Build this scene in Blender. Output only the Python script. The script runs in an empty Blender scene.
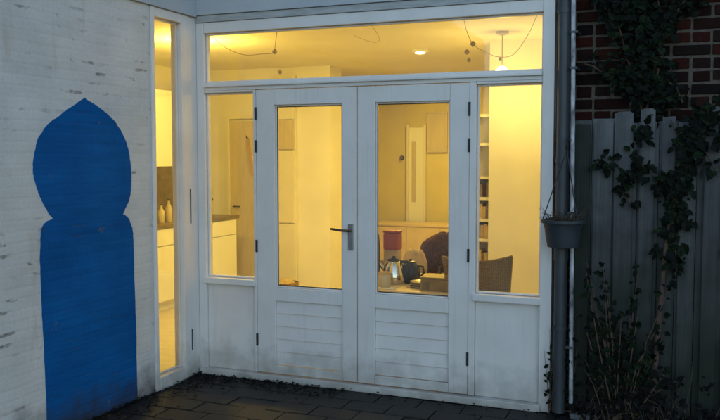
import bpy, bmesh, math, random
from mathutils import Vector, Matrix, Euler

random.seed(7)
R = math.radians
scene = bpy.context.scene
col = scene.collection

# ------------------------------------------------------------------ camera
cam_d = bpy.data.cameras.new("camera")
cam = bpy.data.objects.new("camera", cam_d)
col.objects.link(cam)
cam.location = (3.50, -5.373, 1.661)
cam.rotation_euler = (R(90 - 3.70), 0, R(22.01))
cam_d.sensor_width = 36.0
cam_d.lens = 36.0 * 828.6 / 720.0
cam_d.clip_start = 0.05
cam_d.clip_end = 1500
scene.camera = cam

# ------------------------------------------------------------------ world + sun (overcast dusk)
SUN_EL, SUN_AZ = R(14), R(340)     # low sun behind the house: this side lies in blue skylight
w = bpy.data.worlds.new("World")
scene.world = w
w.use_nodes = True
nt = w.node_tree
nt.nodes.clear()
sky = nt.nodes.new("ShaderNodeTexSky")
sky.sky_type = 'NISHITA'
sky.sun_disc = False
sky.sun_elevation = SUN_EL
sky.sun_rotation = SUN_AZ
sky.air_density = 1.0
sky.dust_density = 1.8
sky.ozone_density = 1.0
bg = nt.nodes.new("ShaderNodeBackground")
bg.inputs[1].default_value = 0.15
wo = nt.nodes.new("ShaderNodeOutputWorld")
nt.links.new(sky.outputs[0], bg.inputs[0])
nt.links.new(bg.outputs[0], wo.inputs[0])

sun_d = bpy.data.lights.new("sun", 'SUN')
sun_d.energy = 0.5
sun_d.angle = R(12)
sun_d.color = (1.0, 0.93, 0.86)
sun = bpy.data.objects.new("sun", sun_d)
col.objects.link(sun)
_s = Vector((math.sin(SUN_AZ) * math.cos(SUN_EL), math.cos(SUN_AZ) * math.cos(SUN_EL), math.sin(SUN_EL)))
sun.rotation_euler = (-_s).to_track_quat('-Z', 'Y').to_euler()

vs = scene.view_settings
vs.view_transform = 'Standard'
vs.look = 'None'
vs.exposure = 1.43
vs.gamma = 1.0
vs.use_curve_mapping = False
scene.cycles.use_denoising = True
scene.cycles.max_bounces = 10
scene.cycles.diffuse_bounces = 5
scene.cycles.transparent_max_bounces = 16
scene.cycles.sample_clamp_indirect = 4.0

WARM = (1.0, 0.68, 0.120)
P_PENDANT, P_SPOT, P_KITCHEN, P_HALL = 7.0, 25.0, 29.0, 12.0

# ------------------------------------------------------------------ material helpers
def mat(name):
    m = bpy.data.materials.new(name)
    m.use_nodes = True
    t = m.node_tree
    return m, t, t.nodes["Principled BSDF"]

def node(t, kind, **kw):
    n = t.nodes.new(kind)
    for k, v in kw.items():
        if k in n.inputs:
            n.inputs[k].default_value = v
        else:
            setattr(n, k, v)
    return n

def ramp(t, src, stops):
    r = t.nodes.new("ShaderNodeValToRGB")
    els = r.color_ramp.elements
    while len(els) < len(stops):
        els.new(0.5)
    for e, (p, c) in zip(els, stops):
        e.position = p
        e.color = (c[0], c[1], c[2], 1) if hasattr(c, '__len__') else (c, c, c, 1)
    t.links.new(src, r.inputs[0])
    return r.outputs[0]

def mix(t, fac, a, b, mode='MIX'):
    n = t.nodes.new("ShaderNodeMix")
    n.data_type = 'RGBA'
    n.blend_type = mode
    for sock, v in ((n.inputs[0], fac), (n.inputs[6], a), (n.inputs[7], b)):
        if isinstance(v, (int, float)):
            sock.default_value = v
        elif isinstance(v, tuple):
            sock.default_value = (*v, 1)
        else:
            t.links.new(v, sock)
    return n.outputs[2]

def math_n(t, op, a, b=0.0):
    n = t.nodes.new("ShaderNodeMath")
    n.operation = op
    for s, v in zip(n.inputs, (a, b)):
        if isinstance(v, (int, float)):
            s.default_value = v
        else:
            t.links.new(v, s)
    return n.outputs[0]

def coords(t, scale=(1, 1, 1), rot=(0, 0, 0), obj=True):
    tc = t.nodes.new("ShaderNodeTexCoord")
    mp = t.nodes.new("ShaderNodeMapping")
    mp.inputs['Scale'].default_value = scale
    mp.inputs['Rotation'].default_value = rot
    t.links.new(tc.outputs['Object'], mp.inputs[0])
    return mp.outputs[0]

def noise(t, vec, scale, detail=4, rough=0.55):
    n = node(t, "ShaderNodeTexNoise")
    n.inputs['Scale'].default_value = scale
    n.inputs['Detail'].default_value = detail
    n.inputs['Roughness'].default_value = rough
    t.links.new(vec, n.inputs['Vector'])
    return n.outputs[0]

def bump(t, p, h, strength, dist=0.01):
    b = t.nodes.new("ShaderNodeBump")
    b.inputs['Strength'].default_value = strength
    b.inputs['Distance'].default_value = dist
    t.links.new(h, b.inputs['Height'])
    t.links.new(b.outputs[0], p.inputs['Normal'])

def simple(name, c, rough=0.5, metal=0.0, var=0.12, nscale=6.0, bstr=0.0, stretch=(1, 1, 1), coat=0.0, spec=0.5):
    m, t, p = mat(name)
    p.inputs['Specular IOR Level'].default_value = spec
    v = coords(t, stretch)
    n = noise(t, v, nscale)
    lo = tuple(x * (1 - var) for x in c)
    hi = tuple(min(1, x * (1 + var)) for x in c)
    t.links.new(ramp(t, n, [(0.3, lo), (0.7, hi)]), p.inputs['Base Color'])
    p.inputs['Roughness'].default_value = rough
    p.inputs['Metallic'].default_value = metal
    if coat:
        p.inputs['Coat Weight'].default_value = coat
    if bstr:
        bump(t, p, noise(t, v, nscale * 6), bstr, 0.004)
    return m

M = {}

def paint_white():
    m, t, p = mat("white_paint")
    v = coords(t)
    base = ramp(t, noise(t, v, 3.0, 5), [(0.3, (0.70, 0.655, 0.615)), (0.7, (0.80, 0.755, 0.715))])
    # weather stains running down the timber
    vs_ = coords(t, (26, 26, 1.6))
    st = ramp(t, noise(t, vs_, 1.0, 4, 0.6), [(0.56, 0.0), (0.80, 0.22)])
    c = mix(t, st, base, (0.36, 0.34, 0.29))
    # splash dirt near the ground
    sep = t.nodes.new("ShaderNodeSeparateXYZ")
    tc = t.nodes.new("ShaderNodeTexCoord")
    t.links.new(tc.outputs['Object'], sep.inputs[0])
    nz = math_n(t, 'MULTIPLY', noise(t, v, 9.0, 5), 0.42)
    hgt = math_n(t, 'ADD', sep.outputs[2], nz)
    dirt = ramp(t, hgt, [(0.16, 0.75), (0.50, 0.0)])
    c = mix(t, dirt, c, (0.22, 0.20, 0.16))
    t.links.new(c, p.inputs['Base Color'])
    p.inputs['Roughness'].default_value = 0.42
    bump(t, p, noise(t, coords(t, (60, 60, 4)), 1.0, 4), 0.12, 0.003)
    return m
M['white'] = paint_white()

def painted_brick(name, lo, hi, blue=False):
    m, t, p = mat(name)
    # wall lies in the y-z plane: u = y, v = z
    tc = t.nodes.new("ShaderNodeTexCoord")
    sep = t.nodes.new("ShaderNodeSeparateXYZ")
    t.links.new(tc.outputs['Object'], sep.inputs[0])
    comb = t.nodes.new("ShaderNodeCombineXYZ")
    wob = math_n(t, 'MULTIPLY', noise(t, tc.outputs['Object'], 5.0, 3), 0.022)
    t.links.new(sep.outputs[1], comb.inputs[0])
    t.links.new(math_n(t, 'ADD', sep.outputs[2], wob), comb.inputs[1])
    b = t.nodes.new("ShaderNodeTexBrick")
    b.inputs['Scale'].default_value = 1.0
    b.inputs['Brick Width'].default_value = 0.22
    b.inputs['Row Height'].default_value = 0.0625
    b.inputs['Mortar Size'].default_value = 0.006
    b.inputs['Mortar Smooth'].default_value = 0.9
    t.links.new(comb.outputs[0], b.inputs['Vector'])
    mortar = b.outputs['Fac']
    n1 = noise(t, tc.outputs['Object'], 2.2, 5)
    base = ramp(t, n1, [(0.3, lo), (0.7, hi)])
    fine = noise(t, tc.outputs['Object'], 60.0, 3)
    base = mix(t, 0.18, base, ramp(t, fine, [(0.3, 0.35), (0.7, 0.9)]), 'MULTIPLY')
    # bare dashes where paint has come off the bed joints
    dash_v = coords(t, (1, 5.0, 7.0))
    dash = ramp(t, noise(t, dash_v, 1.0, 3, 0.7), [(0.555, 0.0), (0.66, 1.0)])
    patch = ramp(t, noise(t, tc.outputs['Object'], 1.6, 2), [(0.42, 0.0), (0.58, 1.0)])
    bed = t.nodes.new("ShaderNodeTexBrick")
    for k, v_ in (('Scale', 1.0), ('Brick Width', 40.0), ('Row Height', 0.0625), ('Mortar Size', 0.012), ('Mortar Smooth', 0.4)):
        bed.inputs[k].default_value = v_
    t.links.new(comb.outputs[0], bed.inputs['Vector'])
    dash = math_n(t, 'MULTIPLY', math_n(t, 'MULTIPLY', dash, patch), bed.outputs['Fac'])
    if blue:
        chips = ramp(t, noise(t, tc.outputs['Object'], 7.0, 4, 0.6), [(0.68, 0.0), (0.74, 0.7)])
        brush = ramp(t, noise(t, coords(t, (1, 2.5, 22.0)), 1.0, 5, 0.65), [(0.35, 0.6), (0.65, 1.0)])
        base = mix(t, 0.5, base, brush, 'MULTIPLY')
        c = mix(t, chips, base, (0.13, 0.12, 0.10))
        c = mix(t, math_n(t, 'MULTIPLY', dash, 0.35), c, (0.05, 0.06, 0.08))
    else:
        soft = ramp(t, noise(t, coords(t, (1, 3.0, 14.0)), 1.0, 5, 0.6), [(0.48, 0.0), (0.74, 0.30)])
        c = mix(t, soft, base, (0.40, 0.39, 0.35))
        rust = ramp(t, noise(t, coords(t, (1, 6.0, 1.4)), 1.0, 4), [(0.60, 0.0), (0.75, 0.38)])
        c = mix(t, rust, c, (0.36, 0.29, 0.20))
        c = mix(t, math_n(t, 'MULTIPLY', dash, 0.75), c, (0.11, 0.105, 0.095))
    nz = math_n(t, 'MULTIPLY', noise(t, tc.outputs['Object'], 7.0, 5), 0.35)
    dirt = ramp(t, math_n(t, 'ADD', sep.outputs[2], nz), [(0.14, 1.0), (0.40, 0.0)])
    c = mix(t, dirt, c, (0.035, 0.032, 0.027))
    t.links.new(c, p.inputs['Base Color'])
    p.inputs['Roughness'].default_value = 0.85
    p.inputs['Specular IOR Level'].default_value = 0.08 if blue else 0.3
    h = math_n(t, 'SUBTRACT', math_n(t, 'MULTIPLY', noise(t, tc.outputs['Object'], 26.0, 4), 0.55), math_n(t, 'ADD', math_n(t, 'MULTIPLY', mortar, 0.16), math_n(t, 'MULTIPLY', bed.outputs['Fac'], 0.20)))
    h = math_n(t, 'SUBTRACT', h, math_n(t, 'MULTIPLY', dash, 0.8))
    bump(t, p, h, 0.30, 0.007)
    return m
M['wallpaint'] = painted_brick("painted_brick", (0.585, 0.570, 0.545), (0.725, 0.705, 0.68))
M['blue'] = painted_brick("blue_paint", (0.002, 0.090, 0.310), (0.0045, 0.130, 0.41), True)

def glass(name):
    m = bpy.data.materials.new(name)
    m.use_nodes = True
    t = m.node_tree
    t.nodes.clear()
    out = t.nodes.new("ShaderNodeOutputMaterial")
    tr = t.nodes.new("ShaderNodeBsdfTransparent")
    tr.inputs[0].default_value = (0.96, 0.97, 0.95, 1)
    gl = t.nodes.new("ShaderNodeBsdfGlossy")
    gl.inputs['Roughness'].default_value = 0.02
    lw = t.nodes.new("ShaderNodeLayerWeight")
    lw.inputs[0].default_value = 0.5
    fr = math_n(t, 'ADD', math_n(t, 'MULTIPLY', math_n(t, 'POWER', lw.outputs['Facing'], 5.0), 0.9), 0.045)
    df = t.nodes.new("ShaderNodeBsdfDiffuse")
    df.inputs[0].default_value = (0.8, 0.8, 0.78, 1)
    haze_film = ramp(t, noise(t, coords(t, (1, 1, 0.5)), 2.2, 5, 0.6), [(0.3, 0.008), (0.75, 0.035)])  # dust film that also puts a pale haze over the panes
    mf = t.nodes.new("ShaderNodeMixShader")
    t.links.new(haze_film, mf.inputs[0])
    t.links.new(tr.outputs[0], mf.inputs[1])
    t.links.new(df.outputs[0], mf.inputs[2])
    mx = t.nodes.new("ShaderNodeMixShader")
    t.links.new(fr, mx.inputs[0])
    t.links.new(mf.outputs[0], mx.inputs[1])
    t.links.new(gl.outputs[0], mx.inputs[2])
    t.links.new(mx.outputs[0], out.inputs[0])
    return m
M['glass'] = glass("window_glass")

def wood_weathered(name, lo, hi, algae=True):
    m, t, p = mat(name)
    v = coords(t, (30, 30, 1.5))
    g = noise(t, v, 1.0, 6, 0.65)
    oi = t.nodes.new("ShaderNodeObjectInfo")
    c = ramp(t, g, [(0.25, lo), (0.75, hi)])
    c = mix(t, math_n(t, 'MULTIPLY', oi.outputs['Random'], 0.55), c, tuple(x * 0.45 for x in lo))
    kn = t.nodes.new("ShaderNodeTexVoronoi")
    kn.inputs['Scale'].default_value = 1.0
    geo0 = t.nodes.new("ShaderNodeNewGeometry")
    mp0 = t.nodes.new("ShaderNodeMapping")
    mp0.inputs['Scale'].default_value = (9.0, 1.0, 3.2)
    t.links.new(geo0.outputs['Position'], mp0.inputs[0])
    t.links.new(mp0.outputs[0], kn.inputs['Vector'])
    c = mix(t, ramp(t, kn.outputs['Distance'], [(0.05, 0.75), (0.16, 0.0)]), c, tuple(x * 0.3 for x in lo))
    blot = ramp(t, noise(t, geo0.outputs['Position'], 4.0, 5, 0.6), [(0.45, 0.0), (0.72, 0.6)])
    c = mix(t, blot, c, tuple(x * 0.5 for x in lo))
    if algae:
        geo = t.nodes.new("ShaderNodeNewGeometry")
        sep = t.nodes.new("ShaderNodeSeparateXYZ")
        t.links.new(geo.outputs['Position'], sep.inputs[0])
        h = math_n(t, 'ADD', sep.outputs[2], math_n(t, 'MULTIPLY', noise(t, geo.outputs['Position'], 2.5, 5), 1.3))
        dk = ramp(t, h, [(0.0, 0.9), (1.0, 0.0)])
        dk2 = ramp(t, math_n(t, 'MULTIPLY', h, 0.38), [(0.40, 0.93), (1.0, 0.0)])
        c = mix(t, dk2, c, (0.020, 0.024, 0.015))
    t.links.new(c, p.inputs['Base Color'])
    p.inputs['Roughness'].default_value = 0.9
    p.inputs['Specular IOR Level'].default_value = 0.2
    bump(t, p, noise(t, coords(t, (90, 90, 4)), 1.0, 4), 0.4, 0.004)
    return m
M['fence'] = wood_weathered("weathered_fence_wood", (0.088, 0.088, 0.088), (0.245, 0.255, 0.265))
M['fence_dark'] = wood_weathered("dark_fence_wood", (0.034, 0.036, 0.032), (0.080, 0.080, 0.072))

def vcol_mat(name, rough=0.85, nscale=40, bstr=0.4, amt=0.5):
    m, t, p = mat(name)
    a = t.nodes.new("ShaderNodeVertexColor")
    a.layer_name = "tint"
    v = coords(t)
    n = ramp(t, noise(t, v, nscale, 5), [(0.25, 1 - amt), (0.75, 1.0)])
    t.links.new(mix(t, 1.0, a.outputs[0], n, 'MULTIPLY'), p.inputs['Base Color'])
    p.inputs['Roughness'].default_value = rough
    bump(t, p, noise(t, v, nscale * 1.5, 5), bstr, 0.006)
    return m, t, p
M['brick'], _t, _p = vcol_mat("old_red_brick")
_p.inputs["Specular IOR Level"].default_value = 0.15
M['leaf'], _t, _p = vcol_mat("leaf", 0.75, 20, 0.1, 0.3)
_p.inputs["Specular IOR Level"].default_value = 0.2
M['paver'] = vcol_mat("concrete_paver", 0.62, 24, 0.5, 0.55)[0]
M['mortar'] = simple("mortar", (0.105, 0.084, 0.068), 0.95, var=0.3, nscale=30, bstr=0.4, spec=0.15)
M['soil'] = simple("soil", (0.018, 0.016, 0.013), 0.95, var=0.5, nscale=20, bstr=0.8)
M['stem'] = simple("woody_stem", (0.085, 0.050, 0.033), 0.85, var=0.35, nscale=30, bstr=0.5)
M['fascia'] = simple("fascia_paint", (0.44, 0.465, 0.485), 0.6, var=0.06, nscale=2.5, bstr=0.1)
M['trim'] = simple("grey_trim", (0.40, 0.405, 0.395), 0.6, var=0.18, nscale=9, bstr=0.2, stretch=(1, 6, 6))
M['pipe'] = simple("dark_pipe", (0.045, 0.052, 0.060), 0.45, var=0.25, nscale=5, stretch=(3, 3, 1))
M['conduit'] = simple("white_pipe", (0.34, 0.35, 0.37), 0.5, var=0.85, nscale=9, stretch=(2, 2, 1))
M['iron'] = simple("dark_iron", (0.035, 0.035, 0.036), 0.5, 0.6, var=0.3, nscale=20)
M['steel'] = simple("brushed_steel", (0.33, 0.33, 0.32), 0.35, 0.9, var=0.15, nscale=20)
M['lever'] = simple("bronze_lever", (0.16, 0.11, 0.06), 0.4, 0.8, var=0.2, nscale=20)
M['pot'] = simple("dark_plastic", (0.028, 0.034, 0.042), 0.5, var=0.2, nscale=12)
M['dry'] = simple("dry_stalk", (0.060, 0.040, 0.025), 0.9, var=0.5, nscale=30)
M['edging'] = simple("concrete_edging", (0.14, 0.15, 0.155), 0.85, var=0.25, nscale=14, bstr=0.3)
M['rubber'] = simple("black_seal", (0.02, 0.02, 0.02), 0.6)
# indoors
M['plaster'] = simple("white_plaster", (0.78, 0.755, 0.68), 0.9, var=0.07, nscale=1.6, bstr=0.08)
M['ochre'] = simple("ochre_plaster", (0.64, 0.56, 0.24), 0.9, var=0.06, nscale=2, bstr=0.08)
M['ceiling'] = simple("ceiling_paint", (0.78, 0.74, 0.62), 0.9, var=0.05, nscale=1.5)
M['floorboard'] = simple("pale_floor", (0.62, 0.55, 0.42), 0.3, var=0.12, nscale=2, stretch=(1, 8, 1))
M['joinery'] = simple("cream_joinery", (0.74, 0.70, 0.60), 0.5, var=0.06, nscale=3)
M['doorwood'] = simple("pale_door", (0.56, 0.48, 0.34), 0.5, var=0.08, nscale=3, stretch=(6, 6, 1))
M['cabwhite'] = simple("gloss_white", (0.82, 0.82, 0.80), 0.25, var=0.02, nscale=3)
M['tile'] = simple("brown_tile", (0.20, 0.145, 0.075), 0.3, var=0.35, nscale=14)
M['counter'] = simple("dark_counter", (0.16, 0.12, 0.07), 0.35, var=0.3, nscale=18)
M['oak'] = simple("oak", (0.50, 0.34, 0.16), 0.45, var=0.2, nscale=5, stretch=(1, 12, 1))
M['paleoak'] = simple("pale_wood", (0.66, 0.52, 0.30), 0.5, var=0.12, nscale=5, stretch=(1, 10, 1))
M['boxwood'] = simple("stained_wood", (0.30, 0.175, 0.055), 0.5, var=0.25, nscale=6, stretch=(1, 10, 1))
M['red'] = simple("red_tin", (0.36, 0.060, 0.010), 0.4, var=0.15, nscale=12)
M['black'] = simple("black_plastic", (0.02, 0.018, 0.016), 0.3, var=0.2, nscale=12)
M['chrome'] = simple("polished_steel", (0.62, 0.60, 0.56), 0.12, 1.0, var=0.05, nscale=4)
M['fur'] = simple("dark_brown_plush", (0.085, 0.042, 0.012), 0.95, var=0.5, nscale=45, bstr=1.0, spec=0.05)
M['tan'] = simple("tan_cloth", (0.48, 0.36, 0.18), 0.9, var=0.2, nscale=30, bstr=0.4)
M['paper'] = simple("paper", (0.75, 0.72, 0.62), 0.8, var=0.06, nscale=8)
M['string'] = simple("brown_string", (0.46, 0.34, 0.15), 0.9)
M['jarglass'] = simple("pale_ceramic", (0.50, 0.42, 0.28), 0.25, var=0.1, nscale=20)

def wicker():
    m, t, p = mat("wicker_weave")
    v = coords(t)
    w1 = t.nodes.new("ShaderNodeTexWave")
    w1.inputs['Scale'].default_value = 22
    w1.bands_direction = 'X'
    w2 = t.nodes.new("ShaderNodeTexWave")
    w2.inputs['Scale'].default_value = 30
    w2.bands_direction = 'Z'
    for q in (w1, w2):
        q.inputs['Distortion'].default_value = 2.2
        t.links.new(v, q.inputs[0])
    h = math_n(t, 'MULTIPLY', w1.outputs['Fac'], w2.outputs['Fac'])
    t.links.new(ramp(t, h, [(0.05, (0.21, 0.125, 0.036)), (0.7, (0.37, 0.235, 0.078))]), p.inputs['Base Color'])
    p.inputs['Roughness'].default_value = 0.7
    bump(t, p, h, 0.8, 0.006)
    return m
M['wicker'] = wicker()

def emit(name, c, s):
    m, t, p = mat(name)
    p.inputs['Base Color'].default_value = (*c, 1)
    p.inputs['Emission Color'].default_value = (*c, 1)
    p.inputs['Emission Strength'].default_value = s
    return m
M['bulb'] = emit("lit_bulb", (1.0, 0.80, 0.42), 3.0)

# ------------------------------------------------------------------ mesh builder
class MB:
    def __init__(self):
        self.bm = bmesh.new()
        self.tint = None
    def tints(self):
        self.tint = self.bm.loops.layers.color.new("tint")
        return self
    def _paint(self, faces, c):
        if self.tint and c:
            for f in faces:
                for l in f.loops:
                    l[self.tint] = (*c, 1)
    def box(self, x0, x1, y0, y1, z0, z1, rot=None, c=None, bev=0.0):
        cx, cy, cz = (x0 + x1) / 2, (y0 + y1) / 2, (z0 + z1) / 2
        m = Matrix.Translation((cx, cy, cz))
        if rot:
            m = m @ Euler(rot).to_matrix().to_4x4()
        m = m @ Matrix.Diagonal((x1 - x0, y1 - y0, z1 - z0, 1))
        if bev:
            b2 = bmesh.new()
            bmesh.ops.create_cube(b2, size=1, matrix=m)
            bmesh.ops.bevel(b2, geom=b2.edges[:], offset=bev, segments=2, affect='EDGES', profile=0.6)
            vm = {v: self.bm.verts.new(v.co) for v in b2.verts}
            fs = [self.bm.faces.new([vm[v] for v in f.verts]) for f in b2.faces]
            b2.free()
        else:
            r = bmesh.ops.create_cube(self.bm, size=1, matrix=m)
            fs = list({f for v in r['verts'] for f in v.link_faces})
        self._paint(fs, c)
        return self
    def tube(self, pts, r, n=8, cap=True):
        pts = [Vector(p) for p in pts]
        rs = r if isinstance(r, (list, tuple)) else [r] * len(pts)
        rings = []
        ref = Vector((0.31, 0.87, 0.37)).normalized()
        for i, p in enumerate(pts):
            a = pts[max(0, i - 1)]
            b = pts[min(len(pts) - 1, i + 1)]
            d = (b - a).normalized()
            u = d.cross(ref)
            if u.length < 1e-3:
                u = d.cross(Vector((1, 0, 0)))
            u.normalize()
            v = d.cross(u)
            rings.append([self.bm.verts.new(p + (u * math.cos(k * 2 * math.pi / n) + v * math.sin(k * 2 * math.pi / n)) * rs[i]) for k in range(n)])
        for q, s in zip(rings, rings[1:]):
            for k in range(n):
                self.bm.faces.new((q[k], q[(k + 1) % n], s[(k + 1) % n], s[k]))
        if cap:
            self.bm.faces.new(rings[0][::-1])
            self.bm.faces.new(rings[-1])
        return self
    def lathe(self, prof, n=28, center=(0, 0, 0)):
        cx, cy, cz = center
        rings = []
        for (r, z) in prof:
            rings.append([self.bm.verts.new((cx + r * math.cos(k * 2 * math.pi / n), cy + r * math.sin(k * 2 * math.pi / n), cz + z)) for k in range(n)])
        for q, s in zip(rings, rings[1:]):
            for k in range(n):
                self.bm.faces.new((q[k], q[(k + 1) % n], s[(k + 1) % n], s[k]))
        self.bm.faces.new(rings[0][::-1])
        self.bm.faces.new(rings[-1])
        return self
    def prism(self, poly, ext):
        """poly: list of 3D points in a plane, ext: extrusion vector"""
        a = [self.bm.verts.new(p) for p in poly]
        b = [self.bm.verts.new(Vector(p) + Vector(ext)) for p in poly]
        self.bm.faces.new(a)
        self.bm.faces.new(b[::-1])
        n = len(a)
        for k in range(n):
            self.bm.faces.new((a[k], b[k], b[(k + 1) % n], a[(k + 1) % n]))
        return self
    def leaf(self, p, d, nrm, L, W, c):
        d = Vector(d).normalized()
        nrm = Vector(nrm)
        s = d.cross(nrm)
        if s.length < 1e-3:
            s = d.cross(Vector((0.3, 0.2, 1)))
        s.normalize()
        nn = s.cross(d)
        p = Vector(p)
        V = [p, p + d * L * .35 + s * W * .5 + nn * W * .18, p + d * L * .7 + s * W * .36 + nn * W * .14, p + d * L - nn * L * .12,
             p + d * L * .7 - s * W * .36 + nn * W * .14, p + d * L * .35 - s * W * .5 + nn * W * .18, p + d * L * .5]
        v = [self.bm.verts.new(q) for q in V]
        fs = [self.bm.faces.new((v[0], v[1], v[6])), self.bm.faces.new((v[1], v[2], v[6])), self.bm.faces.new((v[2], v[3], v[6])),
              self.bm.faces.new((v[3], v[4], v[6])), self.bm.faces.new((v[4], v[5], v[6])), self.bm.faces.new((v[5], v[0], v[6]))]
        self._paint(fs, c)
        return self
    def build(self, name, m, parent=None, smooth=False, loc=None):
        me = bpy.data.meshes.new(name)
        bmesh.ops.recalc_face_normals(self.bm, faces=self.bm.faces[:])
        self.bm.to_mesh(me)
        self.bm.free()
        me.materials.append(M[m])
        if smooth:
            for f in me.polygons:
                f.use_smooth = True
            try:
                me.set_sharp_from_angle(angle=R(40))
            except Exception:
                pass
        o = bpy.data.objects.new(name, me)
        col.objects.link(o)
        if loc:
            o.location = loc
        if parent:
            o.parent = parent
            o.matrix_parent_inverse = Matrix.Translation(-Vector(parent.matrix_basis.translation)) if False else Matrix.Identity(4)
        return o

def smooth_path(P, k=6, closed=False):
    P = [Vector(p) for p in P]
    n = len(P)
    out = []
    for i in range(n if closed else n - 1):
        p1, p2 = P[i], P[(i + 1) % n]
        p0 = P[(i - 1) % n] if closed or i > 0 else p1
        p3 = P[(i + 2) % n] if closed or i < n - 2 else p2
        for j in range(k):
            t = j / k
            out.append(0.5 * ((2 * p1) + (p2 - p0) * t + (2 * p0 - 5 * p1 + 4 * p2 - p3) * t * t + (3 * p1 - p0 - 3 * p2 + p3) * t ** 3))
    if not closed:
        out.append(P[-1])
    return out

def tag(o, label, cat, group=None):
    o['label'] = label
    o['category'] = cat
    o['kind'] = 'thing'
    if group:
        o['group'] = group
    return o

def struct(o):
    o['kind'] = 'structure'
    return o

def thing(name, label, cat, loc=(0, 0, 0), rotz=0.0, group=None):
    o = bpy.data.objects.new(name, None)
    o.empty_display_size = 0.1
    col.objects.link(o)
    o.location = loc
    o.rotation_euler = (0, 0, rotz)
    return tag(o, label, cat, group)

def dup(root, loc, rotz=0.0, label=None):
    r = root.copy()
    col.objects.link(r)
    r.location = loc
    r.rotation_euler = (0, 0, rotz)
    if label:
        r['label'] = label
    for ch in list(root.children):
        c = ch.copy()
        col.objects.link(c)
        c.parent = r
        for g in list(ch.children):
            d = g.copy()
            col.objects.link(d)
            d.parent = c
    return r

# ------------------------------------------------------------------ ground
g = MB()
g.box(-400, 400, -400, 400, -0.5, -0.012)
struct(g.build('ground', 'soil'))
pv = MB().tints()
rx = random.Random(3)
PW, PH = 0.30, 0.20
row = 0
y = -0.045
while y > -7.0:
    x = 0.02 - (PW / 2 if row % 2 else 0)
    while x < 7.0:
        x0, x1 = max(x, 0.015), x + PW - 0.006
        if x1 - x0 > 0.03:
            k = rx.uniform(0.45, 1.45)
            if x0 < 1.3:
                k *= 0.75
            c = (0.060 * k, 0.060 * k, 0.060 * k) if rx.random() < 0.75 else (0.066 * k, 0.052 * k, 0.042 * k)
            dz = rx.uniform(-0.004, 0.004)
            pv.box(x0, x1, y - PH + 0.006, y, -0.05 + dz, 0.0 + dz, rot=(rx.uniform(-.009, .009), rx.uniform(-.009, .009), rx.uniform(-.006, .006)), c=c, bev=0.006)
        x += PW
    y -= PH
    row += 1
struct(pv.build('paving', 'paver'))
# dirt, moss and fallen leaves gathered along the foot of the walls
lit = MB().tints()
for _ in range(1000):
    if rx.random() < 0.5:
        px, py = abs(rx.gauss(0, 0.13)) + 0.01, rx.uniform(-2.2, -0.03)
    elif rx.random() < 0.75:
        px, py = rx.uniform(0.02, 1.2), -0.05 - abs(rx.gauss(0, 0.12))
    else:
        px, py = rx.uniform(0.02, 5.0), -0.04 - abs(rx.gauss(0, 0.07))
    k = rx.uniform(0.4, 1.5)
    c = (0.060 * k, 0.040 * k, 0.022 * k) if rx.random() < 0.6 else (0.030 * k, 0.048 * k, 0.016 * k)
    a = rx.uniform(0, 6.28)
    lit.leaf((px, py, 0.008 + rx.random() * 0.008), (math.cos(a), math.sin(a), rx.uniform(-.1, .3)), (rx.uniform(-.3, .3), rx.uniform(-.3, .3), 1), rx.uniform(.012, .045), rx.uniform(.008, .025), c)
o = lit.build('leaf_litter', 'leaf')
o['kind'] = 'stuff'
o['label'] = 'dark leaf litter and moss along the foot of the walls'

# ------------------------------------------------------------------ painted wall with the blue silhouette
wall = thing('painted_wall', 'white painted brick wall on the left with a blue domed silhouette', 'wall', (0, -0.60, 0))
b = MB()
b.box(-0.12, 0.0, -8.4, 0.027, 0, 2.692)
b.box(-0.12, -0.002, -8.4, 0.6 - 0.02, 2.694, 3.7)
b.build('brickwork', 'wallpaint', wall)
S = [(-1.24, 2.02), (-1.33, 1.978), (-1.461, 1.906), (-1.55, 1.855), (-1.611, 1.801), (-1.65, 1.75), (-1.669, 1.697), (-1.688, 1.612), (-1.686, 1.55), (-1.668, 1.497), (-1.645, 1.44),
     (-1.609, 1.379), (-1.57, 1.325), (-1.539, 1.293), (-1.575, 1.287), (-1.613, 1.269), (-1.634, 1.24), (-1.642, 1.207), (-1.652, 1.063), (-1.650, 0.85), (-1.642, 0.652), (-1.632, 0.35), (-1.628, 0.0),
     (-0.776, 0.0), (-0.782, 0.20), (-0.78, 0.483), (-0.788, 0.80), (-0.795, 1.099), (-0.80, 1.17), (-0.824, 1.223), (-0.85, 1.258), (-0.895, 1.281), (-0.86, 1.33), (-0.83, 1.37), (-0.812, 1.43),
     (-0.803, 1.503), (-0.804, 1.57), (-0.812, 1.637), (-0.828, 1.70), (-0.85, 1.756), (-0.895, 1.82), (-0.959, 1.884), (-1.03, 1.928), (-1.103, 1.966), (-1.18, 1.995)]
rs = random.Random(5)
def run(a, c):      # smooth stretch of the outline between two corners
    return smooth_path([Vector((0, S[k][0], S[k][1])) for k in range(a, c + 1)], 5)
iT, iW, iB, iC, iV = 0, S.index((-1.539, 1.293)), S.index((-1.628, 0.0)), S.index((-0.776, 0.0)), S.index((-0.895, 1.281))
S.append(S[0])
out = run(iT, iW)[:-1] + run(iW, iB)[:-1] + [Vector((0, *S[iB]))] + run(iC, iV)[:-1] + run(iV, len(S) - 1)[:-1]
poly = []
for q in out:
    jj = 0.0025 if q.z > 0.01 else 0
    poly.append((0.0, q.y + 0.60 + rs.uniform(-jj, jj), max(0.001, q.z + rs.uniform(-jj, jj))))
b = MB()
b.prism(poly, (0.003, 0, 0))
b.build('painted_silhouette', 'blue', wall)['label'] = 'blue painted onion dome silhouette'

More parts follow.
